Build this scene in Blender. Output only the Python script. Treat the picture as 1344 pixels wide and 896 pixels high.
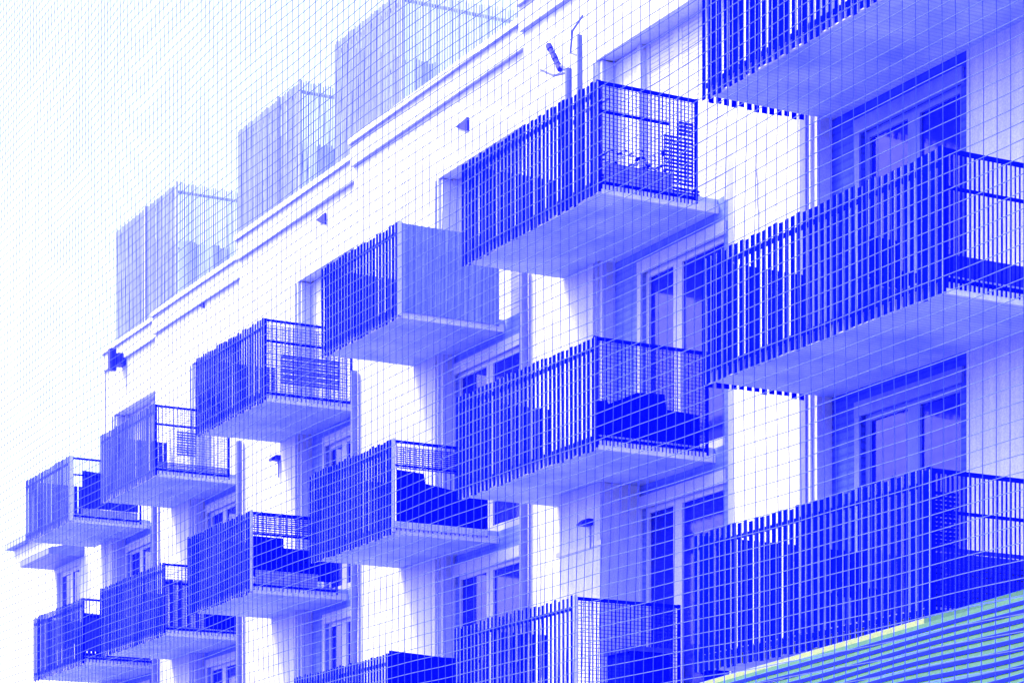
import bpy, bmesh, math, random
from mathutils import Vector
random.seed(7)
R = math.radians
for o in list(bpy.data.objects): bpy.data.objects.remove(o)
scene = bpy.context.scene
COL = scene.collection
EYE = 1.6                    # camera height; z values in the tables are above the eye

# ------------------------------------------------------------------ materials
MATS = {}
def new_mat(name):
    m = bpy.data.materials.new(name); m.use_nodes = True
    nt = m.node_tree
    for n in list(nt.nodes): nt.nodes.remove(n)
    out = nt.nodes.new('ShaderNodeOutputMaterial')
    p = nt.nodes.new('ShaderNodeBsdfPrincipled')
    nt.links.new(p.outputs[0], out.inputs[0])
    MATS[name] = m
    return m, nt, p
def set_in(p, **kw):
    for k, v in kw.items(): p.inputs[k.replace('_', ' ')].default_value = v
def coords(nt, scale=(1, 1, 1)):
    g = nt.nodes.new('ShaderNodeNewGeometry')
    mp = nt.nodes.new('ShaderNodeMapping'); mp.inputs['Scale'].default_value = scale
    nt.links.new(g.outputs['Position'], mp.inputs['Vector'])
    return mp.outputs[0]
def noise(nt, vec, scale, detail=4, rough=.6):
    n = nt.nodes.new('ShaderNodeTexNoise'); n.inputs['Scale'].default_value = scale
    n.inputs['Detail'].default_value = detail; n.inputs['Roughness'].default_value = rough
    nt.links.new(vec, n.inputs['Vector']); return n.outputs['Fac']
def ramp(nt, fac, a, b, ca, cb):
    r = nt.nodes.new('ShaderNodeValToRGB')
    r.color_ramp.elements[0].position = a; r.color_ramp.elements[1].position = b
    r.color_ramp.elements[0].color = (*ca, 1); r.color_ramp.elements[1].color = (*cb, 1)
    nt.links.new(fac, r.inputs[0]); return r.outputs[0]
def mulcol(nt, c1, c2, f=1.0):
    m = nt.nodes.new('ShaderNodeMix'); m.data_type = 'RGBA'; m.blend_type = 'MULTIPLY'
    m.inputs[0].default_value = f
    nt.links.new(c1, m.inputs[6]); nt.links.new(c2, m.inputs[7]); return m.outputs[2]
def wave(nt, vec, scale, axis='Z', dist=0.0, dscale=1.0, prof='SIN'):
    w = nt.nodes.new('ShaderNodeTexWave'); w.wave_type = 'BANDS'; w.bands_direction = axis
    w.wave_profile = prof
    w.inputs['Scale'].default_value = scale; w.inputs['Distortion'].default_value = dist
    w.inputs['Detail Scale'].default_value = dscale; w.inputs['Detail'].default_value = 2
    nt.links.new(vec, w.inputs['Vector']); return w.outputs['Fac']
def bump(nt, p, h, strength=.3, dist=.01):
    b = nt.nodes.new('ShaderNodeBump'); b.inputs['Strength'].default_value = strength
    b.inputs['Distance'].default_value = dist
    nt.links.new(h, b.inputs['Height']); nt.links.new(b.outputs[0], p.inputs['Normal'])

def weathered(name, light, dark, rough=.8, grain=3.0, streak=True, lines=None, line_dark=.8, metallic=0, spec=.3):
    """plaster / paint with blotches, rain streaks and optional fine ribs"""
    m, nt, p = new_mat(name)
    set_in(p, Roughness=rough, Metallic=metallic, Specular_IOR_Level=spec)
    v = coords(nt)
    c = ramp(nt, noise(nt, v, grain, 6, .65), .3, .7, dark, light)
    if streak:
        vs = coords(nt, (5, 5, .22))
        s = ramp(nt, noise(nt, vs, 1.6, 5, .75), .35, .62, (.70, .73, .93), (1, 1, 1))
        c = mulcol(nt, c, s, .8)
    vg = coords(nt, (1, 1, 1))
    g = ramp(nt, noise(nt, vg, 55, 2, .8), .35, .65, (.72, .74, .92), (1, 1, 1))
    c = mulcol(nt, c, g, .9)
    h = noise(nt, v, 40, 3, .7)
    if lines:
        axis, per = lines
        w = wave(nt, v, .314 / per, axis, .6, 2.0)     # period in metres
        l = ramp(nt, w, .0, .45, (line_dark, line_dark + .02, min(1, line_dark + .2)), (1, 1, 1))
        c = mulcol(nt, c, l, 1.0)
        h = w
    nt.links.new(c, p.inputs['Base Color'])
    bump(nt, p, h, .25, .006)
    return m

weathered('white_render', (.82, .85, .92), (.74, .77, .88), .85)
weathered('recess_shaded', (.34, .43, .92), (.18, .25, .86), .85, lines=('Z', .085), line_dark=.74)  # white render, balcony shade worked into a darker blue base colour
weathered('recess_shaded_deep', (.09, .15, .92), (.03, .065, .86), .85, lines=('Z', .085), line_dark=.62)  # same wall in the nearest bay, deeper under-slab shade painted in
weathered('soffit_concrete', (.76, .84, .93), (.36, .44, .86), .8, 1.5, streak=False, lines=('X', .075), line_dark=.76)
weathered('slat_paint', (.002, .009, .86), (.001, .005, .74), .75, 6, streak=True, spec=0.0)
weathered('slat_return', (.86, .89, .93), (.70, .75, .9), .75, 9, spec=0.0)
weathered('slat_pale', (.055, .07, .88), (.03, .04, .80), .75, 4, spec=0.0)  # lighter blue slats for the far top balconies
weathered('rail_paint', (.005, .012, .80), (.003, .008, .70), .7, 6, streak=False, spec=0.0)
weathered('edge_white', (.82, .84, .92), (.66, .69, .9), .6, 8, streak=False)
weathered('edge_cream', (.38, .46, .075), (.32, .40, .065), .6, 8, streak=False)
weathered('pale_panel', (.72, .76, .92), (.60, .64, .88), .7, 3, lines=('Y', .06), line_dark=.62)
weathered('panel_blue', (.40, .48, .92), (.24, .31, .88), .7, 3, lines=('Y', .06), line_dark=.6)
weathered('screen_slat', (.30, .35, .90), (.22, .27, .86), .75, 4)
weathered('dark_fabric', (.010, .018, .80), (.004, .010, .66), .95, 14, streak=True, spec=0.0)
weathered('reed', (.07, .09, .84), (.03, .045, .74), .95, 12, streak=True, spec=0.0)
weathered('frame_white', (.70, .73, .93), (.60, .63, .9), .5, 5, streak=False)
weathered('frame_shade', (.24, .30, .92), (.15, .20, .88), .6, 5, streak=True)  # white frames of the nearest bay, recess shade put into the colour
weathered('pipe_grey', (.24, .27, .80), (.16, .19, .74), .5, 5, streak=True)
weathered('coping_metal', (.74, .77, .93), (.62, .66, .9), .5, 5, streak=True)
weathered('dark_metal', (.02, .03, .70), (.01, .015, .6), .6, 5, streak=False)
weathered('curtain_cloth', (.08, .12, .9), (.03, .05, .86), .95, 5, streak=True)
weathered('room_dark', (.012, .02, .42), (.008, .012, .36), .95, 3, streak=False)
weathered('net_cord', (.10, .145, .95), (.07, .10, .93), .9, 20, streak=False, spec=.05)
weathered('teal_canvas', (.09, .215, .072), (.072, .18, .064), .85, 9, streak=False, spec=.1)
weathered('blue_canvas', (.006, .02, .86), (.003, .01, .74), .85, 9, streak=False, spec=.1)
weathered('cream_canvas', (.6, .7, .13), (.5, .6, .12), .85, 9, streak=False, spec=.1)
weathered('roof_sheet', (.48, .54, .9), (.36, .42, .86), .6, 3)
weathered('leaf', (.02, .05, .55), (.01, .025, .45), .8, 20, streak=False, spec=.1)
weathered('terracotta', (.10, .12, .80), (.06, .08, .7), .85, 20, streak=False)
weathered('asphalt', (.07, .075, .30), (.045, .05, .24), .9, 2, streak=False)
weathered('paving', (.22, .24, .75), (.16, .18, .66), .9, 1.2, streak=False)
weathered('kerb_stone', (.40, .42, .75), (.32, .34, .68), .9, 3, streak=False)

m, nt, p = new_mat('window_glass')
set_in(p, Base_Color=(.004, .012, .55, 1), Roughness=.06, Specular_IOR_Level=.35, Alpha=.84)
nz = noise(nt, coords(nt), .9, 2, .5); bump(nt, p, nz, .05, .05)

# ------------------------------------------------------------------ mesh helpers
class MB:
    def __init__(s): s.v = []; s.f = []
    def box(s, x0, x1, y0, y1, z0, z1):
        if x0 > x1: x0, x1 = x1, x0
        if y0 > y1: y0, y1 = y1, y0
        if z0 > z1: z0, z1 = z1, z0
        b = len(s.v)
        s.v += [(x0,y0,z0),(x1,y0,z0),(x1,y1,z0),(x0,y1,z0),(x0,y0,z1),(x1,y0,z1),(x1,y1,z1),(x0,y1,z1)]
        s.f += [tuple(b+i for i in q) for q in ((0,3,2,1),(4,5,6,7),(0,1,5,4),(1,2,6,5),(2,3,7,6),(3,0,4,7))]
    def prism(s, pts, y0, y1):          # polygon in XZ, extruded along Y
        b = len(s.v); n = len(pts)
        s.v += [(x, y0, z) for x, z in pts] + [(x, y1, z) for x, z in pts]
        s.f.append(tuple(b + i for i in range(n))); s.f.append(tuple(b + n + i for i in reversed(range(n))))
        for i in range(n):
            j = (i + 1) % n; s.f.append((b + j, b + i, b + n + i, b + n + j))
    def prism_x(s, pts, x0, x1):        # polygon in YZ, extruded along X
        b = len(s.v); n = len(pts)
        s.v += [(x0, y, z) for y, z in pts] + [(x1, y, z) for y, z in pts]
        s.f.append(tuple(b + i for i in range(n))); s.f.append(tuple(b + n + i for i in reversed(range(n))))
        for i in range(n):
            j = (i + 1) % n; s.f.append((b + j, b + i, b + n + i, b + n + j))
    def tube(s, pts, r, n=6, r1=None):
        pts = [Vector(q) for q in pts]; b = len(s.v); m = len(pts)
        for i, q in enumerate(pts):
            d = (pts[min(i + 1, m - 1)] - pts[max(i - 1, 0)]).normalized()
            u = d.cross(Vector((0.31, .95, .05))); 
            if u.length < .05: u = d.cross(Vector((1, 0, 0)))
            u.normalize(); w = d.cross(u)
            rr = r if r1 is None else r + (r1 - r) * i / max(1, m - 1)
            for k in range(n):
                a = 2 * math.pi * k / n
                s.v.append(tuple(q + u * (rr * math.cos(a)) + w * (rr * math.sin(a))))
        for i in range(m - 1):
            for k in range(n):
                k2 = (k + 1) % n
                s.f.append((b + i*n + k, b + i*n + k2, b + (i+1)*n + k2, b + (i+1)*n + k))
        s.f.append(tuple(b + k for k in reversed(range(n)))); s.f.append(tuple(b + (m-1)*n + k for k in range(n)))
    def build(s, name, mats, parent=None, fmat=None):
        me = bpy.data.meshes.new(name); me.from_pydata(s.v, [], s.f)
        bm = bmesh.new(); bm.from_mesh(me); bmesh.ops.recalc_face_normals(bm, faces=bm.faces); bm.to_mesh(me); bm.free()
        for mt in ([mats] if isinstance(mats, str) else mats): me.materials.append(MATS[mt])
        if fmat:
            for i, k in enumerate(fmat): me.polygons[i].material_index = k
        o = bpy.data.objects.new(name, me); COL.objects.link(o)
        if parent is not None:
            o.parent = parent
            w = Vector((0, 0, 0)); q = parent
            while q is not None: w += q.location; q = q.parent
            me.transform(__import__('mathutils').Matrix.Translation(-w))
        return o
def thing(name, label, cat, loc, group=None):
    o = bpy.data.objects.new(name, None); COL.objects.link(o); o.location = loc
    o.empty_display_size = .3
    o['label'] = label; o['category'] = cat
    if group: o['group'] = group
    return o
def structure(o): o['kind'] = 'structure'; return o

# ------------------------------------------------------------------ layout (x along the facade, y into it, z up)
# bay: front plane of balconies, pier wall plane, x of bay's left edge, of the pier's right edge
BAYS = [
 dict(yF=14.05, yW=15.42, xL=-23.45, xP=-21.95),
 dict(yF=14.62, yW=16.10, xL=-29.70, xP=-27.70),
 dict(yF=14.93, yW=16.42, xL=-35.95, xP=-32.95),
 dict(yF=15.22, yW=16.75, xL=-41.65, xP=-39.00),
 dict(yF=15.75, yW=17.20, xL=-47.30, xP=-45.25),
 dict(yF=15.80, yW=17.32, xL=-50.70, xP=-50.20),
]
REC = .24
TOP, MID, LOW = 9.2 + EYE, 6.2 + EYE, 3.2 + EYE
GROUND_FLOOR = .2 + EYE
ROOF = 12.85 + EYE; COPE = 13.25 + EYE

# ------------------------------------------------------------------ ground
mb = MB(); n = 1
mb.v = [(-700,-700,0),(700,-700,0),(700,700,0),(-700,700,0)]; mb.f = [(0,1,2,3)]
structure(mb.build('ground', 'paving'))
mb = MB(); mb.box(-300, 200, 5.0, 11.0, -.2, .004); structure(mb.build('road', 'asphalt'))
mb = MB(); mb.box(-300, 200, 11.0, 11.15, -.2, .13); structure(mb.build('kerb', 'kerb_stone'))
mb = MB(); mb.box(-300, 200, 11.15, 15.3, -.2, .12); structure(mb.build('pavement', 'paving'))

# ------------------------------------------------------------------ the apartment block
bld = thing('apartment_building', 'long white apartment block with stepped bays, French windows and drainpipes, behind all the balconies', 'building', (-34, 20, 0))
X_END = -50.70
for i, b in enumerate(BAYS):
    xR = BAYS[i-1]['xL'] if i else -12.0
    yB = 28.0
    # pier (bright wall) full height
    mb = MB(); mb.box(b['xL'], b['xP'], b['yW'], yB, .12, ROOF)
    # parapet over the recess, flush with the pier
    mb.build('pier_wall', 'white_render', bld)
    mb = MB(); mb.box(b['xP'] + .002, xR - .002, b['yW'] + .003, yB, TOP + 2.62, ROOF); mb.build('upper_wall', 'white_render', bld)
    # coping with its small drip edge
    mb = MB()
    mb.box(b['xL'] - .02, xR - .03, b['yW'] - .06, yB, ROOF + .002, COPE)
    mb.box(b['xL'] - .02, xR - .03, b['yW'] - .11, b['yW'] - .062, COPE - .06, COPE + .03)
    mb.build('coping', 'coping_metal', bld)
    # recessed wall behind the balconies, with window openings cut out (built from strips)
    yR = b['yW'] + REC
    mb = MB()
    wx0, wx1 = b.get('w', (0, 0))
    b['wx'] = [(-21.35, -19.68), (-26.95, -25.05), (-33.1+.25, -30.85), (-38.35, -37.05), (-45.0, -43.55), (-50.0, -48.6)][i]
    wx0, wx1 = b['wx']
    floors = [GROUND_FLOOR, LOW, MID, TOP]
    rp = min(wx1 + .10, xR - .1)
    mb.box(b['xP'] + .002, wx0, yR, yR + .3, .12, TOP + .1)
    mb.box(wx1, rp, yR, yR + .3, .12, TOP + .1)
    lo = .12
    for fz in floors[:4]:
        mb.box(wx0 + .0005, wx1 - .0005, yR + .0008, yR + .3, lo, fz + .16)
        lo = fz + 2.72
    mb.build('recess_wall', 'recess_shaded_deep' if i == 0 else 'recess_shaded', bld)
    mb = MB(); mb.box(rp + .001, xR - .002, yR - .012, yR + .3, .12, TOP + 2.61)
    mb.box(b['xP'] + .002, wx0, yR - .002, yR + .3, TOP + .102, TOP + 2.61); mb.box(wx1, rp, yR - .002, yR + .3, TOP + .102, TOP + 2.61)
    mb.build('side_wall', 'white_render', bld)
    # French windows
    for k, fz in enumerate(floors[1:]):
        z0, z1 = fz + .165, fz + 2.715
        fw = .075
        f = MB(); y0, y1 = yR + .05, yR + .13
        f.box(wx0 + .004, wx0 + fw, y0, y1, z0, z1); f.box(wx1 - fw, wx1 - .004, y0, y1, z0, z1)
        xm = wx0 + (wx1 - wx0) * (.40 if i in (1,) else .5)
        f.box(xm - .10, xm + .10, y0, y1, z0, z1)
        f.box(wx0 + fw + .001, xm - .101, y0, y1, z1 - fw, z1); f.box(xm + .101, wx1 - fw - .001, y0, y1, z1 - fw, z1)
        f.box(wx0 + fw + .001, xm - .101, y0, y1, z0, z0 + .12); f.box(xm + .101, wx1 - fw - .001, y0, y1, z0, z0 + .12)
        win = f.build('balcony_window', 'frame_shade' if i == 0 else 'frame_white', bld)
        g = MB(); g.box(wx0 + fw, xm - .10, y0 + .03, y0 + .045, z0 + .115, z1 - fw + .004); g.build('pane', 'window_glass', win)
        g = MB(); g.box(xm + .10, wx1 - fw, y0 + .03, y0 + .045, z0 + .115, z1 - fw + .004); g.build('pane', 'window_glass', win)
        # lintel trim / roller blind box, light
        t = MB(); t.box(wx0 - .09, wx1 + .05, yR - .035, yR - .002, z1 - .02, z1 + .14)
        t.box(wx0 - .09, wx0 - .002, yR - .03, yR - .003, z0, z1 - .021)
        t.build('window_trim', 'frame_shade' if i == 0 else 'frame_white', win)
        r = MB(); r.box(wx0 - .3, wx1 + .3, yR + .305, yR + 1.5, z0 - .1, z1 + .1)
        del r.f[2]                                          # open towards the glass
        r.build('room', 'room_dark', win)
        if k == 2:                                         # roller shutter down on the sunny top floor
            c = MB(); zz = z0 + .13
            while zz < z1 - .08:
                c.prism_x([(y0 + .004, zz), (y0 + .026, zz + .01), (y0 + .026, zz + .045), (y0 + .004, zz + .05)], wx0 + fw + .004, xm - .104)
                c.prism_x([(y0 + .004, zz), (y0 + .026, zz + .01), (y0 + .026, zz + .045), (y0 + .004, zz + .05)], xm + .104, wx1 - fw - .004); zz += .055
            c.build('roller_shutter', 'frame_white', win)
        # curtain or blind hanging inside
        if (i, k) in ((1,0),(1,1),(2,0),(2,1),(3,0),(4,1)):
            c = MB(); ca, cb = (wx0 + .1, wx0 + .1 + .45*(wx1-wx0)) if (i + k) % 2 else (xm, wx1 - .1)
            nn = 24; zb = z0 + (.15 if (i+k) % 3 else .9)
            for q in range(nn + 1):
                xx = ca + (cb - ca) * q / nn; yy = yR + .24 + .025 * math.sin(q * 1.9)
                c.v += [(xx, yy, zb), (xx, yy, z1 - .05)]
            for q in range(nn): c.f.append((2*q, 2*q+2, 2*q+3, 2*q+1))
            c.build('curtain', 'curtain_cloth', win)
    # drainpipe and joint at the bay's left edge
    if 0 < i < 5:
        for xo, r_ in ((.16, .055), (.42, .03)):
            mb = MB(); mb.tube([(b['xL'] + xo, b['yW'] - .08, .13), (b['xL'] + xo, b['yW'] - .08, TOP + .35)], r_, 10)
            for zz in range(2, 10, 2): mb.tube([(b['xL'] + xo, b['yW'] - .08, zz + .3), (b['xL'] + xo, b['yW'] - .08, zz + .36)], r_ + .015, 10)
            if xo < .3: mb.build('drainpipe', 'pipe_grey', bld)
    # corner strip at the pier's right edge
    mb = MB(); mb.box(b['xP'] - .16, b['xP'] - .05, b['yW'] - .03, b['yW'] - .002, .13, TOP + 2.6)
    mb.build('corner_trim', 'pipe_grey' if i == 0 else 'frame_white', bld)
    mb = MB(); mb.box(b['xP'] + .003, b['xP'] + .07, b['yW'] + .04, b['yW'] + REC - .003, .13, TOP + 2.6)
    mb.build('corner_strip', 'frame_white', bld)
# gable end wall closes the block on the far side
mb = MB(); mb.box(X_END - .25, X_END - .003, 17.30, 28, .12, ROOF); mb.build('end_wall', 'white_render', bld)
# roof gutter outlets with a dark wedge shaped soffit
for (x, y, z, s) in ((-31.95, 16.46, 12.30, .62), (-37.8, 16.79, 12.55, .6), (-44.57, 17.24, 12.82, .66)):
    z += EYE
    mb = MB(); mb.prism([(x - .62*s, z + .16*s), (x, z + .20*s), (x, z - .12*s), (x - .3*s, z + .0)], y - .07, y - .03)
    mb.build('gutter_outlet', 'dark_metal', bld)
mb = MB(); mb.box(-28.05, -27.0, 15.74, 16.098, LOW + .17, MID - .004); mb.box(-27.69, -27.001, 16.0985, 16.335, LOW + .17, MID - .004); mb.build('service_shaft', 'white_render', bld)
mb = MB(); mb.box(-28.12, -26.95, 15.725, 15.738, LOW + 2.2, LOW + 2.26); mb.build('shaft_rail', 'frame_white', bld)
# wall lamps, parts of the block
def lamp(x, y, z):
    mb = MB(); mb.box(x - .085, x + .085, y - .08, y - .002, z - .04, z + .04)
    mb.prism_x([(y - .08, z - .04), (y - .16, z - .06), (y - .16, z - .02), (y - .08, z + .04)], x - .07, x + .07)
    o = mb.build('wall_lamp', 'dark_metal', bld)
    mb = MB(); mb.tube([(x + .04, y - .02, z - .04), (x + .04, y - .02, z - .34)], .010, 8); mb.build('cable', 'pipe_grey', o)
lamp(-27.25, 15.74, 5.72 + EYE)
lamp(-39.85, 16.75, 8.95 + EYE)
mb = MB(); mb.box(-49.7, -49.4, 17.14, 17.315, 12.72 + EYE, 12.95 + EYE); mb.box(-49.62, -49.5, 17.0, 17.14, 12.6 + EYE, 13.05 + EYE)
mb.build('roof_bracket', 'dark_metal', bld)
# thin crack-like cables on the upper wall
for (x, y, z0, z1) in ((-22.9, 15.42, 8.0, 9.1), (-34.0, 16.42, 10.9, 12.2), (-29.2, 16.10, 4.0, 6.0), (-40.9, 16.75, 10.2, 12.0)):
    mb = MB(); pts = []; xx = x
    for k in range(9): pts.append((xx, y - .012, EYE + z0 + (z1 - z0) * k / 8)); xx += random.uniform(-.03, .03)
    mb.tube(pts, .005, 6); mb.build('cable', 'pipe_grey', bld)

# ------------------------------------------------------------------ balconies
RH = 1.30                                                     # rail top above the slab's underside
GROUP = 'slatted balconies hanging on the white facade'
SLAT_T = (.010, .010, .009, .008, .006, .005)
def balcony(bay, base, xL, xR, label, side='bars', pitch=.103, slat=.056, edge='edge_white', h=RH, mats='slat_paint', bar=.016, bpitch=.07, mid=True, reach=.02):
    b = BAYS[bay]; yF = b['yF']; yW = b['yW']; yE = yW if xR > b['xP'] + 5 else yW
    t = thing('balcony', label, 'balcony', ((xL + xR) / 2, yF, base), GROUP)
    yS = yW + REC - .004
    # slab: thin concrete plate, soffit slightly inset from the slats
    mb = MB(); mb.box(xL + .07, xR - .04, yF + .07, yW - .004, base, base + .16)
    mb.box(b['xP'] + .08, xR - .04, yW - .003, yS, base, base + .16)
    mb.build('floor_slab', 'soffit_concrete', t)
    # edge channel on front and both ends
    mb = MB(); mb.box(xL + .05, xR - .02, yF + .035, yF + .067, base - .02, base + .085)
    mb.box(xR - .037, xR - .005, yF + .07, yS, base - .02, base + .085)
    mb.build('edge_channel', edge, t)
    # front: vertical slats, slightly uneven tips
    mb = MB(); n = int(round((xR - xL) / pitch))
    for k in range(n + 1):
        x = xL + (xR - xL - .03) * k / n + .015
        w = slat * .5 * random.uniform(.88, 1.1)
        mb.box(x - w, x + w, yF + .010 - SLAT_T[bay] + random.uniform(-.002, .002), yF + .010, base - random.uniform(.02, .055), base + h + random.uniform(-.02, .02))
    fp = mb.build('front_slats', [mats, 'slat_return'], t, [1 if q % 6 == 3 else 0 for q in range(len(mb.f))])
    mb = MB()
    mb.box(xL, xR - .03, yF + .0105, yF + .034, base + h - .16, base + h - .115)
    mb.box(xL, xR - .03, yF + .0105, yF + .034, base + .09, base + .135)
    mb.build('front_rail', 'rail_paint', t)
    # far end: same slats
    mb = MB(); dn = max(3, int(round((yW - yF) / pitch)))
    for k in range(dn):
        y = yF + .07 + (yW - yF - .12) * k / dn
        mb.box(xL - .002, xL + .006, y, y + slat, base - (random.uniform(.02, .05) if bay == 0 else -.02), base + h)
    mb.build('far_end_slats', mats, t)
    # near end
    x1 = xR - .004; x0 = xR - .02
    y0, y1 = yF + .02, yW + reach
    mb = MB()
    mb.box(x0 - .015, x1 + .002, y0 - .01, y0 + .045, base + .0, base + h + .01)           # corner post
    mb.box(x0 - .01, x1, y0 + .046, y1, base + h - .035, base + h + .005)                  # top rail
    if mid: mb.box(x0 - .008, x1 - .003, y0 + .046, y1 - (.35 if bay == 1 else 0), base + h * .72, base + h * .72 + .03)
    mb.box(x0 - .008, x1 - .003, y0 + .046, y1, base + .10, base + .13)
    mb.box(x0 - .015, x1 + .002, y1 + .001, y1 + .035, base + .05, base + h + .01)
    mb.build('end_rail', 'rail_paint', t)
    if side in ('bars', 'mat', 'low_mat'):
        mb = MB(); m_ = int((y1 - y0) / (.052 if bay < 2 else bpitch))
        for k in range(1, m_):
            y = y0 + (y1 - y0) * k / m_
            w = bar * random.uniform(.85, 1.15)
            if bay == 0 and k < 9: w = bar * (2.0 - k * .1)
            mb.box(x1 + .003, x1 + .011, y - w / 2, y + w / 2, base + .03, base + h - .036)
        o = mb.build('end_bars', 'rail_paint', t)
        if bay in (1, 3, 4):
            mb = MB(); z = base + .16
            while z < base + h - .06:
                mb.box(x1 - .002, x1 + .0025, y0 + .05, y1, z, z + .006); z += .045
            mb.build('end_wires', 'rail_paint', t)
    def panel(name, mat, ya, yb, za, zb, off=.03, ribs=None):
        mb = MB()
        mb.box(x0 - off - .012, x0 - off, y0 + ya, y0 + yb, base + za, base + zb)
        o = mb.build(name, mat, t)
        return o
    D = y1 - y0
    if side == 'panel':                                     # tall pale corrugated privacy screen
        mb = MB(); k = 0; y = y0 + .05
        while y < y1:
            mb.box(x1 + .003, x1 + (.02 if k % 2 else .034), y, y + .048, base + .06, base + h - .0)
            y += .0485; k += 1
        mb.build('privacy_panel', 'panel_blue', t)
    return t, (x0, x1, y0, y1, panel)

A_TOP = balcony(0, TOP, -21.95, -17.90, 'dark blue slatted balcony cut off by the top right edge, pale soffit showing', slat=.062)
A_MID = balcony(0, MID, -21.95, -17.95, 'middle one of three large balconies at the right edge, dark mat behind end bars', slat=.064)
A_LOW = balcony(0, LOW, -22.10, -18.14, 'dark blue slatted balcony at the lower right, directly over the teal striped canopy', slat=.068, edge='edge_cream', h=1.42)
A_MID[1][4]('mat_screen', 'reed', .06, 1.35, .06, .36)
B_TOP = balcony(1, TOP, -28.63, -25.16, 'dark balcony with open barred end, topmost of the second column from the right', pitch=.100, slat=.067, bar=.013, reach=-.10)
B_MID = balcony(1, MID, -28.80, -25.23, 'slatted balcony with a jagged solid dark cloth behind its barred end', pitch=.105, slat=.062, bar=.012, mid=False, reach=.1)
B_LOW = balcony(1, LOW, -28.85, -25.74, 'slatted balcony with white corner post and clear barred end at the bottom centre', pitch=.103, slat=.05, bar=.013, mid=False)
C_TOP = balcony(2, TOP, -33.85, -31.27, 'balcony with a pale corrugated panel closing its whole end, upper middle', side='panel', pitch=.108, slat=.074, mid=False, reach=.1)
C_MID = balcony(2, MID, -34.30, -31.46, 'dark balcony with dark cloth on its end, directly below the pale panelled one', pitch=.098, slat=.074, bar=.010)
C_LOW = balcony(2, LOW, -34.90, -31.60, 'balcony at the bottom edge with a solid dark box screen at its end', pitch=.10, slat=.066)
D_TOP = balcony(3, TOP, -39.83, -36.86, 'dark slatted balcony with a woven mat filling its railed end', pitch=.106, slat=.076, bar=.010)
D_MID = balcony(3, MID, -40.25, -37.45, 'very dark balcony with a pale flower trough along its end, left of the bottom centre', pitch=.104, slat=.078, bar=.010)
E_TOP = balcony(4, TOP, -46.45, -43.40, 'paler blue balcony with a vent grille in its railed end, near the block end', pitch=.106, slat=.078, mats='slat_pale', bar=.010)
E_MID = balcony(4, MID, -46.45, -42.95, 'dark balcony with pale striped cloth closing its end, lower left', pitch=.104, slat=.076, side='bars', bar=.010)
F_TOP = balcony(5, TOP, -51.50, -48.62, 'pale blue balcony with white corner post, farthest left, overhanging the block end', pitch=.106, slat=.080, mats='slat_pale', bar=.012)
F_MID = balcony(5, MID, -50.95, -47.75, 'dark balcony at the bottom left corner, beside the hooded window of the white house', pitch=.104, slat=.074, bar=.012)

# what hangs on the railed ends
def cloth(b, name, mat, pts, off=.035, thick=.012):          # polygon in (depth along the end, height)
    t, (x0, x1, y0, y1, panel) = b
    mb = MB(); base = t.location.z; n = len(pts)
    mb.prism_x([(y0 + p, base + q) for p, q in pts], x0 - off - thick, x0 - off)
    return mb.build(name, mat, t)
def weave(b, name, mat, ya, yb, za, zb, pitch=.05, gap=.35, off=.03):
    t, (x0, x1, y0, y1, panel) = b
    base = t.location.z; mb = MB(); z = za
    while z < zb:
        mb.box(x0 - off - .008, x0 - off, y0 + ya, y0 + yb, base + z, base + z + pitch * (1 - gap)); z += pitch * random.uniform(.9, 1.1)
    y = ya
    while y < yb:
        mb.box(x0 - off - .014, x0 - off - .0085, y0 + y, y0 + y + .014, base + za, base + zb); y += .10
    return mb.build(name, mat, t)
weave(A_LOW, 'reed_mat', 'reed', .05, 1.5, .08, .70, .05, .2)
cloth(A_LOW, 'mat_backing', 'screen_slat', [(.3, .08), (1.5, .08), (1.5, .68), (.3, .68)], .07)
weave(A_LOW, 'reed_mat', 'dark_fabric', .05, .38, .72, 1.22, .04, .3)
cloth(A_LOW, 'cloth_screen', 'dark_fabric', [(.05, .06), (.24, .06), (.24, .62), (.05, .66)], .06)
cloth(B_MID, 'cloth_screen', 'dark_fabric', [(.04, .09), (1.50, .09), (1.50, .54), (1.02, .56), (1.0, .74), (.62, .72), (.22, .54), (.20, .58), (.04, .56)])
weave(B_TOP, 'reed_mat', 'reed', .05, 1.45, .08, .24, .04, .3)
weave(B_TOP, 'reed_mat', 'reed', .95, 1.36, .26, .84, .045, .42)
weave(B_TOP, 'reed_mat', 'reed', 1.15, 1.36, .86, 1.0, .045, .42)
cloth(C_MID, 'cloth_screen', 'dark_fabric', [(.10, .12), (1.5, .12), (1.5, .62), (.55, .74), (.53, .88), (.10, .90)])
weave(C_MID, 'reed_mat', 'reed', .10, 1.5, .92, 1.22, .03, .5)
mb = MB(); t, (x0, x1, y0, y1, _) = C_MID; mb.box(x1 + .012, x1 + .05, y0, y0 + 1.5, t.location.z + .06, t.location.z + .15)
mb.build('end_trough', 'pale_panel', t)
cloth(C_LOW, 'cloth_screen', 'dark_fabric', [(.05, .06), (1.10, .06), (1.10, 1.30), (.05, 1.36)])
weave(D_TOP, 'reed_mat', 'screen_slat', .32, 1.35, .30, .78, .045, .35)
weave(D_TOP, 'reed_mat', 'pale_panel', .05, 1.5, .12, 1.22, .03, .55, .05)
cloth(D_MID, 'cloth_screen', 'dark_fabric', [(.05, .26), (1.5, .26), (1.5, .74), (.62, .76), (.60, .92), (.05, .92)])
weave(D_MID, 'reed_mat', 'reed', .05, 1.5, .94, 1.26, .035, .5)
weave(E_TOP, 'vent_grille', 'screen_slat', .45, .82, .42, .88, .045, .3)
weave(E_TOP, 'reed_mat', 'screen_slat', .05, 1.5, .10, .26, .03, .3)
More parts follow.
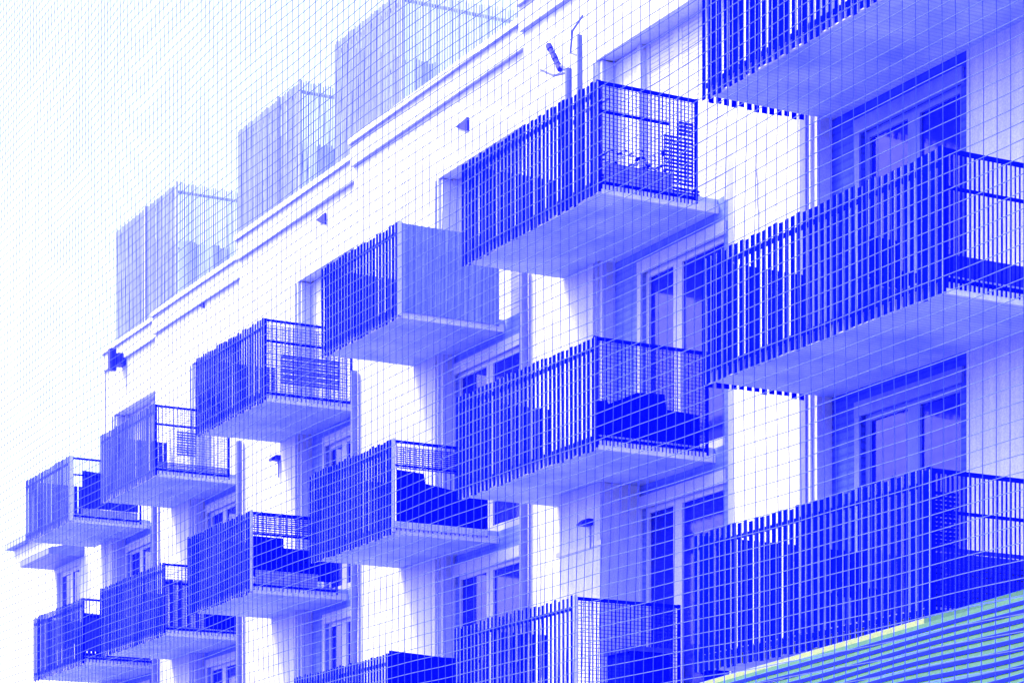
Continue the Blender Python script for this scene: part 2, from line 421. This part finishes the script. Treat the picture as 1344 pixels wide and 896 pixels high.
for k in range(9):
    cloth(E_MID, 'cloth_strip', 'pale_panel' if k % 2 == 0 else 'reed', [(.05 + k*.085, .06), (.05 + k*.085 + .075, .06), (.05 + k*.085 + .075, 1.02), (.05 + k*.085, 1.02)], .03)
cloth(E_MID, 'cloth_screen', 'dark_fabric', [(.83, .06), (1.5, .06), (1.5, 1.04), (.83, 1.02)], .05)
cloth(F_TOP, 'cloth_screen', 'reed', [(.30, .30), (1.5, .30), (1.5, 1.0), (.30, 1.06)])
cloth(F_TOP, 'cloth_screen', 'pale_panel', [(.30, .10), (1.5, .10), (1.5, .29), (.30, .29)], .06)
cloth(F_MID, 'cloth_screen', 'reed', [(.05, .26), (1.45, .26), (1.45, .98), (.05, 1.02)])
cloth(F_MID, 'cloth_strip', 'dark_fabric', [(.05, .04), (1.45, .04), (1.45, .22), (.05, .22)], .05)
# white corner posts where the photo shows them
for b, w in ((B_LOW, .05), (C_TOP, .07), (D_MID, .05), (F_TOP, .10), (C_MID, .05)):
    t, (x0, x1, y0, y1, _) = b; z = t.location.z
    mb = MB(); mb.box(x1 + .012, x1 + .03, y0 - .01, y0 - .01 + w, z + .0, z + RH + .02); mb.build('corner_post', 'edge_white', t)

# things standing on the balconies
def trough(x, y, z, L, label):
    t = thing('flower_trough', label, 'flower trough', (x, y, z))
    mb = MB(); mb.prism([(-.11, .0), (.11, .0), (.14, .2), (-.14, .2)], 0, L); mb.v = [(a + x, b + y, c + z) for a, b, c in mb.v]
    mb.build('trough', 'pale_panel', t)
    mb = MB()
    for k in range(int(90 * L)):
        px, py = random.uniform(-.13, .13), random.uniform(0, L); hz = .2 + random.random() ** 1.5 * .26
        a = random.uniform(0, 6.28); s = random.uniform(.03, .06); q = len(mb.v)
        u = Vector((math.cos(a), math.sin(a), random.uniform(-.5, .6))) * s; v = Vector((-math.sin(a), math.cos(a), random.uniform(-.4, .4))) * s * .6
        c = Vector((x + px, y + py, z + hz))
        mb.v += [tuple(c - u), tuple(c + v), tuple(c + u), tuple(c - v)]; mb.f.append((q, q+1, q+2, q+3))
    mb.build('leaves', 'leaf', t)
trough(-25.32, 14.75, TOP + .16, .95, 'flower trough with low dark plants inside the barred end of the topmost second-column balcony')
trough(-37.6, 15.35, MID + .16, 1.1, 'flower trough behind the end rail of the very dark lower-left balcony')
# bench-like dark chest
def chest(x0, x1, y0, y1, z, h, label):
    t = thing('storage_chest', label, 'chest', ((x0+x1)/2, (y0+y1)/2, z))
    mb = MB(); mb.box(x0, x1, y0, y1, z, z + h - .06); mb.build('body', 'dark_fabric', t)
    mb = MB(); mb.box(x0 - .03, x1 + .03, y0 - .03, y1 + .03, z + h - .058, z + h); mb.build('lid', 'reed', t)
chest(-26.3, -25.75, 15.45, 16.0, LOW + .16, .60, 'dark storage chest behind the clear barred end of the bottom centre balcony')
# folding table and chair behind slats of the large balcony
def chair(x, y, z, label):
    t = thing('garden_chair', label, 'chair', (x, y, z))
    mb = MB(); mb.box(x-.22, x+.22, y-.22, y+.22, z+.43, z+.46); mb.build('seat', 'dark_fabric', t)
    mb = MB(); mb.box(x-.24, x-.21, y-.22, y+.22, z+.5, z+.9); mb.build('backrest', 'dark_fabric', t)
    for sx in (-.2, .2):
        for sy in (-.2, .2):
            mb = MB(); mb.tube([(x+sx, y+sy, z), (x+sx, y+sy, z+.43)], .016, 6); mb.build('leg', 'rail_paint', t)
chair(-19.6, 14.8, MID + .16, 'dark garden chair showing through the slats of the large right-hand balcony')
chair(-20.2, 14.8, LOW + .16, 'dark garden chair behind the slats of the balcony over the teal canopy')

# ------------------------------------------------------------------ mast with a tilted lamp on the second-column top balcony
def mast():
    x, y, z = -26.15, 14.80, TOP + .16
    t = thing('lamp_mast', 'thin twin-pole mast with a tilted dark lamp head, rising over the topmost second-column balcony', 'lamp mast', (x, y, z))
    mb = MB(); mb.tube([(x, y, z), (x, y, z + 1.62)], .045, 8); mb.build('pole', 'pipe_grey', t)
    mb = MB(); mb.tube([(x + .24, y + .02, z), (x + .24, y + .02, z + 1.95)], .05, 8, .035); mb.build('pole', 'pipe_grey', t)
    mb = MB(); mb.tube([(x, y, z + 1.55), (x - .12, y, z + 1.68), (x - .26, y, z + 1.75)], .02, 6)
    mb.tube([(x, y, z + 1.58), (x - .28, y - .05, z + 1.62), (x - .52, y - .1, z + 1.76)], .016, 6)
    mb.tube([(x + .24, y, z + 1.70), (x + .05, y, z + 1.80), (x + .1, y, z + 2.05), (x + .35, y, z + 2.15)], .014, 6)
    mb.build('bracket', 'pipe_grey', t); mb = MB(); mb.tube([(x, y, z + .9), (x + .3, y, z + .98), (x + .62, y + .2, z + 1.1)], .02, 6); mb.build('bracket', 'pipe_grey', t)
    mb = MB()
    for k in range(5):
        d = k * .085
        c = Vector((x - .20 - d * .72, y, z + 1.68 + d * .95))
        mb.tube([c, c + Vector((-.05, 0, .066))], .040 if k % 2 == 0 else .034, 10)
    mb.build('lamp_head', 'dark_metal', t)
mast()

# ------------------------------------------------------------------ slatted privacy screens on the roof terrace
SG = 'slatted screens on the roof terrace'
def roof_screen(xL, xR, y, z0, z1, depth, label, posts):
    z0 += EYE; z1 += EYE
    t = thing('roof_screen', label, 'roof screen', ((xL + xR) / 2, y, z0), SG)
    def slats(a, b, fixed, along):
        mb = MB(); q = a
        while q < b:
            w = (.040 if along == 'x' else .027) * random.uniform(.9, 1.1)
            j = random.uniform(-.004, .004)
            if along == 'x': mb.box(q, q + w, fixed + .014 + j, fixed + .022 + j, z0, z1 + random.uniform(-.02, .02))
            else: mb.box(fixed - .022 + j, fixed - .014 + j, q, q + w, z0, z1 + random.uniform(-.03, .03))
            q += .060 if along == 'x' else .048
        return mb
    slats(xL, xR, y, 'x').build('front_panel', 'screen_slat', t)
    slats(y + .06, y + depth, xR, 'y').build('end_panel', 'pale_panel', t)
    slats(y + .06, y + depth, xL + .03, 'y').build('far_panel', 'screen_slat', t)
    mb = MB()
    for zz in (z0 + .25, (z0 + z1) / 2, z1 - .2): mb.box(xL, xR - .03, y + .027, y + .06, zz, zz + .05)
    for zz in (z0 + .25, z1 - .2): mb.box(xR - .06, xR - .027, y + .062, y + depth, zz, zz + .05)
    mb.build('rail', 'pale_panel', t)
    for px, py in posts + [(xR, y)]:
        mb = MB(); mb.box(px - .022, px + .022, py - .022, py + .022, z0, z1 + .02); mb.build('post', 'pale_panel', t)
roof_screen(-50.9, -47.15, 17.60, 13.255, 15.94, 3.3, 'pale slatted roof screen farthest left, above the left end of the white parapet', [(-49.0, 17.60)])
roof_screen(-43.77, -40.76, 17.55, 13.255, 15.95, 2.9, 'pale slatted roof screen in the middle of the three', [(-41.75, 17.55)])
roof_screen(-38.07, -35.36, 17.00, 13.255, 15.62, 3.1, 'largest pale slatted roof screen, cut off by the top edge', [])

# ------------------------------------------------------------------ striped canopy at the lower right
def canopy():
    xL, xR = -21.9, -13.5; yT, zT = 13.965, LOW - .10; yB, zB = 12.85, LOW - 2.2
    t = thing('striped_canopy', 'teal and blue striped canvas canopy sloping out below the lowest right-hand balcony', 'canopy', (xL, yT, zT))
    n = 48; mb = MB(); fm = []
    for k in range(n):
        a0, a1 = (k + (.24 if k % 2 else 0)) / n, (k + (1 if k % 2 else 1.24)) / n
        y0, z0 = yT + (yB - yT) * a0, zT + (zB - zT) * a0; y1, z1 = yT + (yB - yT) * a1, zT + (zB - zT) * a1
        b = len(mb.v); o = .012 if k % 2 else 0
        sg = 60
        for s in range(sg + 1):
            x = xL + (xR - xL) * s / sg; sag = -.12 + (x + 21.9) * .052 + .03 * math.sin(x * 1.7 + k * .1) * math.sin(math.pi * a0)
            mb.v += [(x, y0 - o, z0 + sag), (x, y1 - o, z1 + sag), (x, y1 - o + .01, z1 + sag + .006), (x, y0 - o + .01, z0 + sag + .006)]
        for s in range(sg):
            c = b + 4 * s
            for (p, q) in ((0, 1), (1, 2), (2, 3), (3, 0)):
                mb.f.append((c + p, c + 4 + p, c + 4 + q, c + q)); fm.append(k % 2)
    # colour 0 teal (wider), 1 blue
    mb.build('canvas', ['teal_canvas', 'blue_canvas'], t, fm)
    def bar(xa, xb, ha, hb, mat):
        mb = MB(); za, zb = zT - .12 + (xa + 21.9) * .052, zT - .12 + (xb + 21.9) * .052
        mb.prism([(xa, za + ha), (xb, zb + ha), (xb, zb + hb), (xa, za + hb)], yT + .012, yT + .06); mb.build('head_bar', mat, t)
    bar(xL, -18.10, .0, .055, 'edge_cream'); bar(-18.098, xR, .0, .055, 'teal_canvas')
    mb = MB(); mb.tube([(xL, yB - .02, zB), (xR, yB - .02, zB)], .035, 8); mb.build('front_bar', 'edge_cream', t)
canopy()

# ------------------------------------------------------------------ white house beyond the end of the block
def house():
    t = thing('white_house', 'white house beyond the left end of the block, with a hooded window', 'house', (-66, 24, 0))
    y = 19.5; x0, x1 = -64.6, -54.0; zt = 11.3 + EYE
    wl, wr, wb, wt = -60.9, -59.1, 8.2 + EYE, 10.15 + EYE
    mb = MB(); mb.box(x0, wl, y, y + .4, 0, zt); mb.box(wr, x1, y, y + .4, 0, zt)
    mb.box(wl + .001, wr - .001, y + .001, y + .4, 0, wb); mb.box(wl + .001, wr - .001, y + .001, y + .4, wt, zt)
    mb.box(x0, x0 + .4, y + .402, y + 9, 0, zt); mb.box(x1 - .4, x1, y + .402, y + 9, 0, zt); mb.box(x0 + .402, x1 - .402, y + 8.6, y + 9, 0, zt)
    mb.build('wall', 'white_render', t)
    mb = MB(); mb.prism_x([(y - .2, zt + .003), (y - .2, zt + .16), (y + 4.5, zt + 1.25), (y + 9.5, zt + .16), (y + 9.5, zt + .003)], x0 - .2, x1 + .3)
    mb.build('roof', 'roof_sheet', t)
    mb = MB(); xm = (wl + wr) / 2
    mb.box(wl + .01, wl + .09, y + .1, y + .18, wb, wt); mb.box(wr - .09, wr - .01, y + .1, y + .18, wb, wt); mb.box(xm - .07, xm + .07, y + .1, y + .18, wb, wt)
    mb.box(wl + .091, xm - .071, y + .1, y + .18, wt - .1, wt); mb.box(xm + .071, wr - .091, y + .1, y + .18, wt - .1, wt)
    w = mb.build('window', 'frame_white', t)
    mb = MB(); mb.box(wl + .05, wr - .05, y + .13, y + .15, wb, wt - .05); mb.build('pane', 'window_glass', w)
    mb = MB(); mb.box(wl, wr, y + .3, y + .32, wb, wt); mb.build('room', 'room_dark', w)
    mb = MB(); mb.prism_x([(y - .9, wt + .12), (y - .9, wt + .26), (y - .002, wt + .50), (y - .002, wt + .12)], wl - .25, wr + .35); mb.build('hood', 'pipe_grey', t)
house()

# ------------------------------------------------------------------ netting hung in front of the facade
def net():
    y = 12.55; x0, x1 = -47.0, -12.5; z0, z1 = 2.6, 20.2
    t = MB()
    def off(x, z):
        return (.012 * math.sin(z * 1.3 + x * .31) + .010 * math.sin(x * 2.3 + z * .7),
                .05 * math.sin(x * .35 + z * .22) + .02 * math.sin(x * 1.1 - z * .8),
                .010 * math.sin(x * .9 + z * .5) + .004 * math.sin(x * 3.1 - z * 1.3))
    r = .0045
    px, pz = .170, .137
    nx = int((x1 - x0) / px); nz = int((z1 - z0) / pz)
    for i in range(nx + 1):
        x = x0 + i * px; pts = []
        for k in range(0, 61):
            z = z0 + (z1 - z0) * k / 60; o = off(x, z); pts.append((x + o[0], y + o[1], z + o[2]))
        t.tube(pts, r, 3)
    for k in range(nz + 1):
        z = z0 + k * pz; pts = []
        for i in range(0, 161):
            x = x0 + (x1 - x0) * i / 160; o = off(x, z); pts.append((x + o[0], y + o[1], z + o[2]))
        t.tube(pts, r, 3)
    o = t.build('safety_net', 'net_cord')
    o['label'] = 'wide pale mesh net hanging in front of the whole facade and sky'; o['category'] = 'net'
net()

# ------------------------------------------------------------------ haze
m = bpy.data.materials.new('haze_air'); m.use_nodes = True; nt = m.node_tree
for q in list(nt.nodes): nt.nodes.remove(q)
out = nt.nodes.new('ShaderNodeOutputMaterial'); pv = nt.nodes.new('ShaderNodeVolumePrincipled')
pv.inputs['Color'].default_value = (.93, .95, 1, 1); pv.inputs['Density'].default_value = HAZE if 'HAZE' in globals() else .0035
pv.inputs['Anisotropy'].default_value = .2
nt.links.new(pv.outputs[0], out.inputs['Volume']); MATS['haze_air'] = m
USE_HAZE = False
if USE_HAZE:
    mb = MB(); mb.box(-750, 750, -750, 750, -1.2, 24); hz = mb.build('haze', 'haze_air'); hz['kind'] = 'stuff'
    hz['label'] = 'thin pale haze in the air'

# ------------------------------------------------------------------ light: hazy bright sky and a soft high sun from the far left
SUN_AZ, SUN_EL = R(-38), R(52)        # azimuth measured from the facade's outward normal towards -x
d = Vector((math.sin(SUN_AZ) * math.cos(SUN_EL), -math.cos(SUN_AZ) * math.cos(SUN_EL), math.sin(SUN_EL)))  # towards the sun
w = bpy.data.worlds.new('World'); scene.world = w; w.use_nodes = True; nt = w.node_tree
for q in list(nt.nodes): nt.nodes.remove(q)
out = nt.nodes.new('ShaderNodeOutputWorld'); bg = nt.nodes.new('ShaderNodeBackground')
sky = nt.nodes.new('ShaderNodeTexSky'); sky.sky_type = 'NISHITA'; sky.sun_disc = False
sky.sun_elevation = SUN_EL; sky.sun_rotation = math.atan2(d.x, d.y)
sky.dust_density = 3.0; sky.air_density = 1.0
mx = nt.nodes.new('ShaderNodeMix'); mx.data_type = 'RGBA'; mx.blend_type = 'MULTIPLY'; mx.inputs[0].default_value = 1
mx.inputs[7].default_value = (1.45, 1.20, 3.6, 1)
tc = nt.nodes.new('ShaderNodeTexCoord'); sp = nt.nodes.new('ShaderNodeSeparateXYZ'); nt.links.new(tc.outputs['Generated'], sp.inputs[0])
mr = nt.nodes.new('ShaderNodeMapRange'); mr.inputs['From Min'].default_value = .25; mr.inputs['From Max'].default_value = .85
mr.inputs['To Min'].default_value = 1.06; mr.inputs['To Max'].default_value = 1.25
nt.links.new(sp.outputs['Z'], mr.inputs['Value'])
vm = nt.nodes.new('ShaderNodeVectorMath'); vm.operation = 'SCALE'
nt.links.new(sky.outputs[0], vm.inputs[0]); nt.links.new(mr.outputs[0], vm.inputs['Scale'])
mx.inputs[7].default_value = (1.80, 1.60, 3.6, 1)
nt.links.new(vm.outputs[0], mx.inputs[6]); nt.links.new(mx.outputs[2], bg.inputs['Color'])
bg.inputs['Strength'].default_value = .15
nt.links.new(bg.outputs[0], out.inputs[0])
sl = bpy.data.lights.new('sun', 'SUN'); sl.energy = 2.6; sl.angle = R(16); sl.color = (1, .97, .95)
so = bpy.data.objects.new('sun', sl); COL.objects.link(so); so.rotation_euler = (-d).to_track_quat('-Z', 'Y').to_euler()

# ------------------------------------------------------------------ camera: level, lens shifted up so verticals stay vertical
TH = R(28.2)
cam = bpy.data.cameras.new('camera'); co = bpy.data.objects.new('camera', cam); COL.objects.link(co)
co.location = (0, 0, EYE); co.rotation_euler = (R(90), 0, R(90) - TH)
cam.sensor_width = 36; cam.lens = 36 * 3240 / 1344; cam.shift_y = (1275 - 448) / 1344
cam.clip_end = 3000
scene.camera = co

vs = scene.view_settings
scene.display_settings.display_device = 'sRGB'
vs.view_transform = 'Standard'; vs.look = 'None'; vs.exposure = 1.0; vs.gamma = 1; vs.use_curve_mapping = False
scene.cycles.use_denoising = True
scene.cycles.max_bounces = 8; scene.cycles.diffuse_bounces = 1; scene.cycles.transparent_max_bounces = 12; scene.cycles.volume_bounces = 0
scene.cycles.caustics_reflective = False; scene.cycles.caustics_refractive = False
